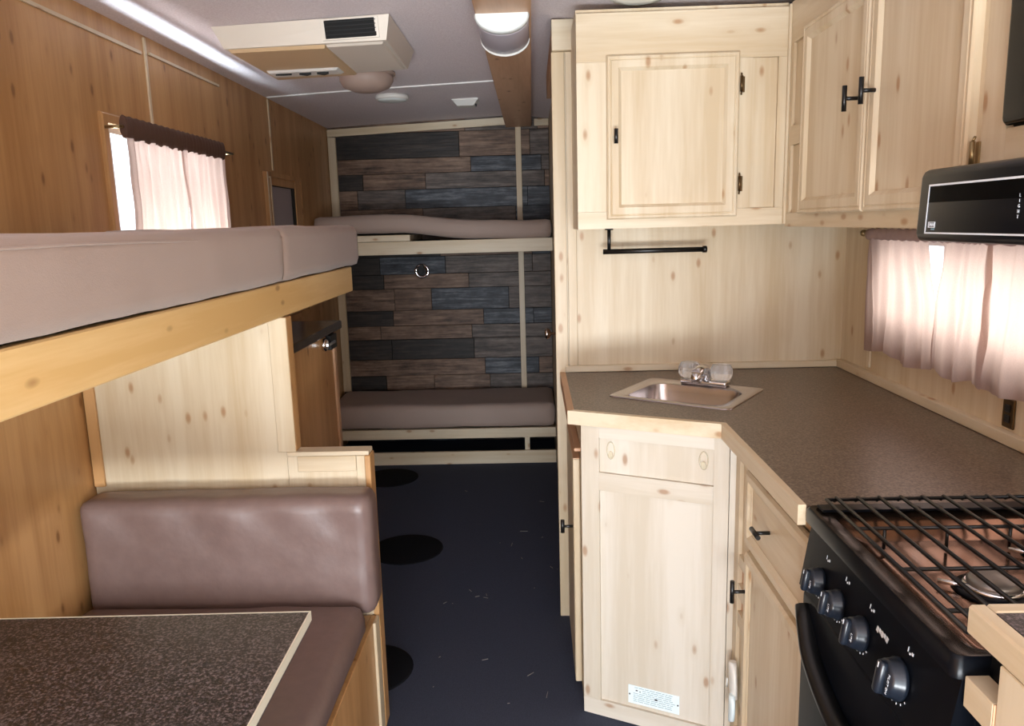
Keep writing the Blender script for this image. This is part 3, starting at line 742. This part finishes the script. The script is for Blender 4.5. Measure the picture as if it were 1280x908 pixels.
def edgeband(a, b, mat, th=.02, ext=(0, 0)):
    a = Vector(a); b = Vector(b); d = (b - a).normalized(); n_ = Vector((d.y, -d.x)); a = a - d * ext[0]; b = b + d * ext[1]
    # outward is to the right of travel for this winding -> choose -n
    o = -n_
    return [(*q, z) for z in (.885, ZT + .0012) for q in (a, b, b + o * th, a + o * th)]
def band(name, mat, quad): MB().hexa([(x, y, z) for z in (.886, ZT + .0012) for x, y in quad]).build(name, mat, t)
band('edge_band', 'tan_y', [(.0885, YB - .012), (.1075, YB - .012), (.1075, 2.1205), (.0885, 2.108)])
band('edge_band', 'pine_x', [(.0885, 2.1077), (.1077, 2.1206), (.4877, 1.9436), (.4725, 1.9285)])
band('edge_band', 'pine_y', [(.4730, 1.9283), (.4879, 1.9433), (.4879, 1.353), (.4730, 1.353)])
# sink
t = thing('sink', 'small stainless steel sink set diagonally in the countertop', 'sink', (SC.x, SC.y, .79), 0)
def ringz(hx, hy, r, z, cx=0, cy=0): return [(*sk(u, v), z) for u, v in rrect(hx, hy, r, 6, cx, cy)]
MB().loft([ringz(.189, .157, .022, ZT + .0004), ringz(.188, .156, .022, ZT + .003), ringz(.184, .152, .02, ZT + .0042), ringz(.155, .118, .045, ZT + .0036, 0, -.016), ringz(.149, .112, .045, ZT - .001, 0, -.016)], True, False, False).build('rim', 'steel', t)
MB().loft([ringz(.149, .112, .045, ZT - .001, 0, -.016), ringz(.144, .107, .045, ZT - .02, 0, -.016), ringz(.132, .096, .045, ZT - .115, 0, -.016), ringz(.115, .08, .04, ZT - .13, 0, -.016), ringz(.03, .03, .029, ZT - .133, 0, -.016)], True, False, True).build('basin', 'steel', t)
MB().lathe([(.03, 0), (.026, .003), (.018, -.001), (.002, -.001)], (*sk(0, -.016), ZT - .1325), 'z', 20).build('drain', 'chrome', t)
# faucet
fc = sk(.010, .122)
t = thing('faucet', 'chrome faucet with two clear acrylic knobs on the sink deck', 'faucet', (*fc, ZT + .004), SA)
def F(u, v, z): return (u, v, z)
ml = MB().box(-.075, .075, -.024, .024, .0, .018, .006, 3); ml.build('base', 'chrome', t, local=True)
ml = MB(); ml.tube([(0, .004, .016), (0, .002, .036), (0, -.012, .05), (0, -.045, .052), (0, -.075, .046)], [.019, .019, .018, .017, .0165], 14); sp = ml.build('spout', 'chrome', t, local=True)
ml = MB(); ml.lathe([(.0165, .008), (.017, -.022), (.013, -.025)], (0, -.076, .044), 'z', 14); ml.build('aerator', 'chrome', sp, local=True)
for s in (-1, 1):
    ml = MB(); ml.lathe([(.018, .015), (.016, .018), (.009, .02), (.008, .022)], (s * .052, 0, 0), 'z', 16); st = ml.build('valve', 'chrome', t, local=True)
    ml = MB(); rings_ = []
    for r0, h in ((.014, .019), (.027, .023), (.033, .036), (.033, .054), (.026, .068), (.008, .072)):
        rings_.append([(s * .052 + r0 * (1 + .07 * math.cos(k2 * math.pi)) * math.cos(2 * math.pi * k2 / 20), r0 * (1 + .07 * math.cos(k2 * math.pi)) * math.sin(2 * math.pi * k2 / 20), h) for k2 in range(20)])
    ml.loft(rings_, smooth=False); ml.build('knob', 'acrylic', t, local=True)

# ------------------------------------------------------------------ sink base cabinet (angled face)
FA = R(-25); P0 = Vector((.118, 2.105))
t = thing('sink_cabinet', 'whitewashed pine sink base cabinet with angled front and white notice plate', 'cabinet', (P0.x, P0.y, 0), FA)
WMs = WM[t]
mpS = lambda u, v, w: WMs @ Vector((u, -w, v))
def sb(name, mat, u0, u1, v0, v1, w0, w1, par=None): return bx(mpS, u0, u1, v0, v1, w0, w1).build(name, mat, par or t)
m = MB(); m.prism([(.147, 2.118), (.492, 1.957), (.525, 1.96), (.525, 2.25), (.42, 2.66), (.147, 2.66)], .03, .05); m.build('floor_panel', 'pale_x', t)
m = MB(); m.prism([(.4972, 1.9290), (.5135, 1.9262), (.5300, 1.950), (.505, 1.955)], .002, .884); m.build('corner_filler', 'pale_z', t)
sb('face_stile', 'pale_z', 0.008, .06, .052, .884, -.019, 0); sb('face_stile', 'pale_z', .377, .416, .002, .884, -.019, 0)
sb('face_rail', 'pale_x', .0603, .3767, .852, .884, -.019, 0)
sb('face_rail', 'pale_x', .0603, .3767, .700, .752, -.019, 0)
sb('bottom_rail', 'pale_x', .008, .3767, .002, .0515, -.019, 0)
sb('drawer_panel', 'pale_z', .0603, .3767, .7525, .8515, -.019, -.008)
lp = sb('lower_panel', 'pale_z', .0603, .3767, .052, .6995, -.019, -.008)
for u in (.093, .349):
    m = MB(); n_ = 26; rg = []
    for i in range(n_):
        a = 2 * math.pi * i / n_
        c0 = (u + .011 * math.cos(a), .818 + .024 * math.sin(a)); rg.append(c0)
    rings_ = []
    for i in range(n_ + 1):
        a = 2 * math.pi * i / n_; cu, cv_ = math.cos(a), math.sin(a)
        rings_.append([Vector(mpS(u + (.011 + .0018 * math.cos(b)) * cu, .818 + (.024 + .0018 * math.cos(b)) * cv_, -.006 + .0018 * math.sin(b))) for b in (0, math.pi / 2, math.pi, 3 * math.pi / 2)])
    m.loft(rings_, True, False, False); o_ = m.build('oval_pull', 'clear_plastic', t)
    m = MB(); rings_ = [[Vector(mpS(u + .006 * math.cos(2 * math.pi * i / 16), .806 + .010 * math.sin(2 * math.pi * i / 16), w)) for i in range(16)] for w in (-.0078, -.003)]
    m.loft(rings_); m.build('pull_tab', 'clear_plastic', o_)
t2 = thing('notice_plate', 'small white notice plate with fine print on the sink cabinet', 'notice', mpS(.218, .092, -.008))
q = lambda u, v, w: mpS(u, v, w)
pl = bx(q, .143, .292, .064, .121, -.0078, -.0068).build('plate', 'paper', t2)
for u, v in ((.147, .092), (.288, .092)): bx(q, u - .002, u + .002, v - .002, v + .002, -.0068, -.0058).build('screw', 'black', t2)
rr = random.Random(3)
for i in range(8):
    v = .1155 - i * .0061; a = .158 + (.004 if i in (0, 1, 2) else 0); b = .28 if i else .272
    if i in (1, 2): a = .185
    x = a
    while x < b - .01:
        l_ = rr.uniform(.006, .022); bx(q, x, min(x + l_, b), v - .0007, v + .0007, -.0068, -.0065).build('print_line', 'print_grey', pl); x += l_ + .0025
for u, v, s in ((.168, .107, .003), (.178, .105, .002), (.225, .092, .004)): bx(q, u - s, u + s, v - s * .6, v + s * .6, -.0067, -.0064).build('print_mark', 'black', pl)
# side door of the sink unit, facing the aisle
t = thing('side_cabinet', 'narrow pine cabinet door beside the aisle left of the sink cabinet', 'cabinet', (.13, 2.4, 0))
box('side_panel', 'pine_z', t, .128, .144, 2.135, 2.66, .002, .884)
box('face_rail', 'tan_y', t, .108, .1275, 2.16, 2.655, .79, .80)
dr = box('door', 'pine_z', t, .106, .1265, 2.20, 2.61, .035, .755, bev=.003)
box('door_cap', 'tan_y', dr, .1065, .126, 2.203, 2.607, .7551, .757, bev=0)
MB().tube([(.074, 2.235, .512), (.074, 2.235, .552)], .006, 10).tube([(.074, 2.235, .532), (.106, 2.235, .532)], .0045, 8).build('handle', 'black', dr)

# ------------------------------------------------------------------ drawer base along the right
XD = .512
mpD = lambda u, v, w: (XD - w, u, v)
t = thing('drawer_cabinet', 'knotty pine base cabinet with drawer and door beside the stove', 'cabinet', (.75, 1.65, 0))
box('carcass', 'pine_z', t, XD + .02, XR - .002, 1.352, 1.945, .002, .884, bev=0)
def rd(name, mat, y0, y1, z0, z1, w0=-.0195, w1=0): return bx(mpD, y0, y1, z0, z1, w0, w1).build(name, mat, t)
rd('face_rail', 'pine_y', 1.352, 1.925, .856, .884); rd('face_rail', 'pine_y', 1.352, 1.80, .648, .672); rd('face_rail', 'pine_y', 1.352, 1.925, .002, .10)
rd('face_stile', 'pine_z', 1.888, 1.925, .1005, .8555); rd('face_stile', 'pine_z', 1.352, 1.372, .1005, .8555); rd('face_stile', 'pine_z', 1.785, 1.825, .6725, .8555)
rd('inset_panel', 'pine_z', 1.8255, 1.8875, .59, .8555, -.0195, -.010)
rd('inset_rail', 'pine_y', 1.785, 1.8875, .56, .5895, -.0195, -.002); rd('inset_rail', 'pine_y', 1.785, 1.8875, .475, .51, -.0195, -.002); rd('inset_rail', 'pine_y', 1.785, 1.8875, .395, .435, -.0195, -.002)
rd('inset_panel', 'tan_z', 1.785, 1.8875, .5105, .5595, -.0195, -.012); rd('inset_panel', 'tan_z', 1.785, 1.8875, .4355, .4745, -.0195, -.012)
rd('inset_panel', 'pine_z', 1.785, 1.8875, .1005, .3945, -.0195, -.009)
PD = [(0, 0), (0, .012), (.006, .018), (.022, .018), (.028, .013), (.034, .010), (.034, 0)]
dw = door(t, 'drawer_front', 1.358, 1.776, .668, .852, mpD, 'pine_y', PD)
tpull(dw, mpD, 1.605, .765, .010, False, .026, .032)
dz = door(t, 'door', 1.358, 1.772, .06, .648, mpD, 'pine_z', PD)
tpull(dz, mpD, 1.755, .553, .018, True, .028, .03)
# white plastic latch hanging there
t = thing('safety_latch', 'white plastic latch strap between sink cabinet and stove-side door', 'latch', (XD - .01, 1.855, .16))
lt = MB(); lt.loft([[(XD - .012 - .010 * math.cos(a) - (zz - .2) * .0, 1.862 + dy + wd * math.sin(a), zz) for a in [2 * math.pi * i / 14 for i in range(14)]] for zz, wd, dy in ((.205, .010, -.012), (.215, .020, -.01), (.24, .026, -.004), (.275, .026, .004), (.292, .020, .006), (.30, .008, .007))]); lt.build('pad', 'white_plastic', t)
lt = MB(); lt.loft([[(XD - .020 - .008 * math.cos(a), 1.838 + dy + wd * math.sin(a), zz) for a in [2 * math.pi * i / 14 for i in range(14)]] for zz, wd, dy in ((.150, .006, 0), (.158, .014, 0), (.18, .018, -.002), (.21, .017, -.002), (.225, .008, 0))]); lt.build('strap_end', 'paper', t)
MB().tube([(XD - .022, 1.88, .22), (XD - .026, 1.87, .235), (XD - .026, 1.865, .255)], .002, 6).build('loop', 'white_plastic', t)

# ------------------------------------------------------------------ stove
t = thing('stove', 'black gas stove with wire grate and four knobs below the range hood', 'stove', (.75, 1.09, 0))
SY0, SY1 = .848, 1.345
box('body', 'stove_black', t, .515, 1.04, SY0, SY1, .002, .895, bev=.002)
MB().hexa([(.478, SY0, .775), (.514, SY0, .775), (.514, SY1, .775), (.478, SY1, .775), (.497, SY0, .897), (.514, SY0, .897), (.514, SY1, .897), (.497, SY1, .897)]).build('control_panel', 'stove_black', t)
cp_ = [o for o in t.children if o.name.startswith('control_panel')][0]
# cooktop pan: raised rim, recessed floor
def rr2(x0, x1, y0, y1, r, z): return [(a + (x0 + x1) / 2, b + (y0 + y1) / 2, z) for a, b in rrect((x1 - x0) / 2, (y1 - y0) / 2, r, 4)]
MB().loft([rr2(.484, 1.045, SY0 - .003, SY1 + .004, .012, .898), rr2(.484, 1.045, SY0 - .003, SY1 + .004, .012, .921), rr2(.488, 1.041, SY0 + .001, SY1, .012, .926)], True, False, False).build('rim', 'stove_black', t)
MB().loft([rr2(.488, 1.041, SY0 + .001, SY1, .012, .926), rr2(.514, 1.02, .866, 1.318, .018, .924), rr2(.522, 1.012, .874, 1.305, .02, .917)], True, False, False).build('rim_ledge', 'stove_rim', t)
MB().loft([rr2(.522, 1.012, .874, 1.305, .02, .917), rr2(.53, 1.004, .882, 1.262, .02, .903), rr2(.55, .99, .90, 1.24, .02, .900)], True, False, True).build('cooktop_pan', 'cooktop', t)
box('rear_lip', 'stove_black', t, .50, 1.03, 1.306, 1.338, .9262, .931, bev=.002)
for cx, cyy in ((.655, 1.06), (.82, 1.165), (.84, .96)):
    b_ = MB().lathe([(.055, .9005), (.05, .905), (.03, .906)], (cx, cyy, 0), 'z', 24).build('burner_bowl', 'stove_black', t)
    MB().lathe([(.034, .904), (.036, .915), (.033, .919), (.028, .921), (.008, .922)], (cx, cyy, 0), 'z', 24).build('burner_cap', 'burner', b_)
    MB().lathe([(.041, .9045), (.041, .911), (.037, .912)], (cx, cyy, 0), 'z', 24).build('burner_ring', 'chrome', b_)
    MB().tube([(cx - .036, cyy, .909), (cx - .07, cyy + .02, .908)], .004, 8).build('gas_tube', 'chrome', b_)
grt = MB().tube([(.512, .87, .945), (.512, 1.322, .945), (1.02, 1.322, .945), (1.02, .87, .945), (.512, .87, .945)], .0035, 8).build('grate_frame', 'black', t)
for i in range(13):
    x = .53 + i * .0375
    MB().tube([(x, .868, .9475), (x, 1.325, .9475), (x, 1.334, .938)], .0032, 8).build('grate_bar', 'black', grt)
for y in (1.20, 1.05, .93): MB().tube([(.514, y, .9405), (1.018, y, .9405)], .0032, 8).build('grate_bar', 'black', grt)
for x in (.56, .66, .76, .86, .96): MB().tube([(x, 1.20, .938), (x, 1.20, .905)], .003, 6).build('grate_foot', 'black', grt)
# knobs on the slanted panel
tilt = math.atan2(.019, .122)
def kp(y, h, w): # point on the panel: h along slope 0..1
    n_ = Vector((-math.cos(tilt), 0, math.sin(tilt)))
    return Vector((.478 + .019 * h, y, .775 + .122 * h)) + n_ * w
KM = Matrix(((math.cos(tilt), 0, -math.sin(tilt) * -1), (0, 1, 0), (-math.sin(tilt), 0, math.cos(tilt)))).to_4x4()
Xn = Vector((-math.cos(tilt), 0, math.sin(tilt))); Up = Vector((math.sin(tilt), 0, math.cos(tilt))); Rt = Vector((0, -1, 0))
PM = Matrix((Rt, Up, Xn)).transposed().to_4x4()
def MK(y, h, w, rot=0):
    m_ = PM @ Matrix.Rotation(rot, 4, 'Z'); m_.translation = kp(y, h, w); return m_
for i, (y, rad) in enumerate(((1.262, .0225), (1.180, .0225), (1.090, .024), (.972, .027))):
    m = MB(); MM = MK(y, .36, 0)
    rings_ = []
    for r0, w in ((rad * 1.08, .001), (rad * 1.08, .006), (rad, .009), (rad * .95, .017), (rad * .86, .022), (rad * .4, .0235)):
        rings_.append([MM @ Vector((r0 * math.cos(2 * math.pi * k2 / 28), r0 * math.sin(2 * math.pi * k2 / 28), w)) for k2 in range(28)])
    m.loft(rings_); kb = m.build('knob', 'knob_black', t)
    m = MB(); m.box(-rad * .28, rad * .28, -rad * .86, rad * .86, .020, .032, .004, 2, M=MM); m.build('knob_grip', 'knob_black', kb)
    m = MB(); m.box(-.0012, .0012, rad * .5, rad * .8, .032, .0324, 0, M=MM); m.build('pointer', 'print_white', kb)
    txt = 'LITE' if i < 3 else 'PILOT ON'
    text_mesh('lettering', txt, .0072 if i < 3 else .0062, 'print_white', kb, MM @ Matrix.Translation((rad * .62, -.001, .0236)) @ Matrix.Rotation(R(-90), 4, 'Z'))
    for j in range(4):
        a = R(-35 - 20 * j); m = MB(); m.box(rad * 1.2 - .001, rad * 1.2 + .0016, -.0006, .0006, .0008, .0014, 0, M=MM @ Matrix.Rotation(a, 4, 'Z')); m.build('dial_mark', 'print_white', kb)
    for j, (a, b, w_, h_) in enumerate(((-.006, .75, .0012, .007), (-.012, .72, .003, .003), (-.018, .74, .004, .004))):
        m = MB(); c0 = kp(y + a, b, .0003); m.box(-w_ / 2, w_ / 2, -h_ / 2, h_ / 2, 0, .0005, 0, M=MK(y + a, b, .0003)); m.build('dial_symbol', 'print_white', kb)
m = MB()
for j in range(5): m.box(-.0035, .0025, -.004 + .002 * (j % 2), .004, 0, .0005, 0, M=MK(1.05 - j * .0075, .60, .0004) @ Matrix.Rotation(-.25, 4, 'Z'))
m.build('emblem', 'print_white', cp_)
# oven door and bowed handle
od = box('oven_door', 'oven_black', t, .484, .5145, SY0 + .003, SY1 - .002, .13, .765, bev=.006, seg=2)
pts = []; rads = []
for i in range(25):
    u = i / 24; y = SY1 - .02 - u * (SY1 - SY0 - .04); z = .742 - .105 * math.sin(math.pi * u) ** .8; w = .002 + .012 * min(1, math.sin(math.pi * u) * 2.2)
    pts.append((.484 - w, y, z)); rads.append(.017)
MB().tube(pts, rads, 10).build('oven_handle', 'black', od)
box('bottom_drawer', 'stove_black', t, .484, .5145, SY0 + .003, SY1 - .002, .02, .122, bev=.005)

# near counter end right of the stove
t = thing('counter_end', 'pine edged dark counter end in the lower right foreground', 'counter', (.7, .6, 0))
box('body', 'pine_z', t, .515, XR - .002, .25, .785, .002, .954)
box('corner_post', 'pine_z', t, .499, .5145, .735, .785, .002, .954)
box('face_rail', 'pine_y', t, .499, .5145, .25, .7345, .90, .954)
box('top', 'table_laminate', t, .518, XR - .002, .25, .829, .9555, .991, bev=0)
box('edge_band', 'pine_y', t, .497, .5175, .25, .8495, .956, .9925, bev=.003)
box('edge_band', 'pine_x', t, .518, XR - .002, .8295, .8495, .956, .9925, bev=.002)
box('support_block', 'pine_y', t, .497, .525, .7875, .843, .866, .905, bev=.001)
box('end_grain', 'tan_x', t, .4975, .5245, .7860, .7874, .8665, .9045, bev=0)
box('side_strip', 'stove_black', t, .526, XR - .002, .786, .843, .80, .954, bev=0)

# ------------------------------------------------------------------ floor details
for lab, c, r in (('round black hole cover in the floor mid aisle', (-.60, 3.30), .165), ('round black hole cover in the floor near the far bunk', (-.86, 4.32), .165), ('round black hole cover in the floor beside the dinette partition', (-.58, 2.335), .155)):
    t = thing('hole_cover', lab, 'floor cover', (*c, 0), 0, 'round hole covers in the floor')
    MB().lathe([(r, .0005), (r, .003), (r - .008, .005), (.02, .005)], (*c, 0), 'z', 40).build('disc', 'hole_cover', t)
m = MB()
for i in range(22):
    x, y = random.uniform(-.42, .08), random.uniform(2.0, 4.3); a = random.uniform(0, 3.14); l_ = random.uniform(.004, .02) if i > 7 else random.uniform(.02, .04)
    m.box(-l_ / 2, l_ / 2, -.0007, .0007, .0006, .002, 0, M=Matrix.Translation((x, y, 0)) @ Matrix.Rotation(a, 4, 'Z'))
o = m.build('straw_bits', 'straw'); o['kind'] = 'stuff'; o['label'] = 'scattered pale straw bits on the dark floor'; o['category'] = 'straw'
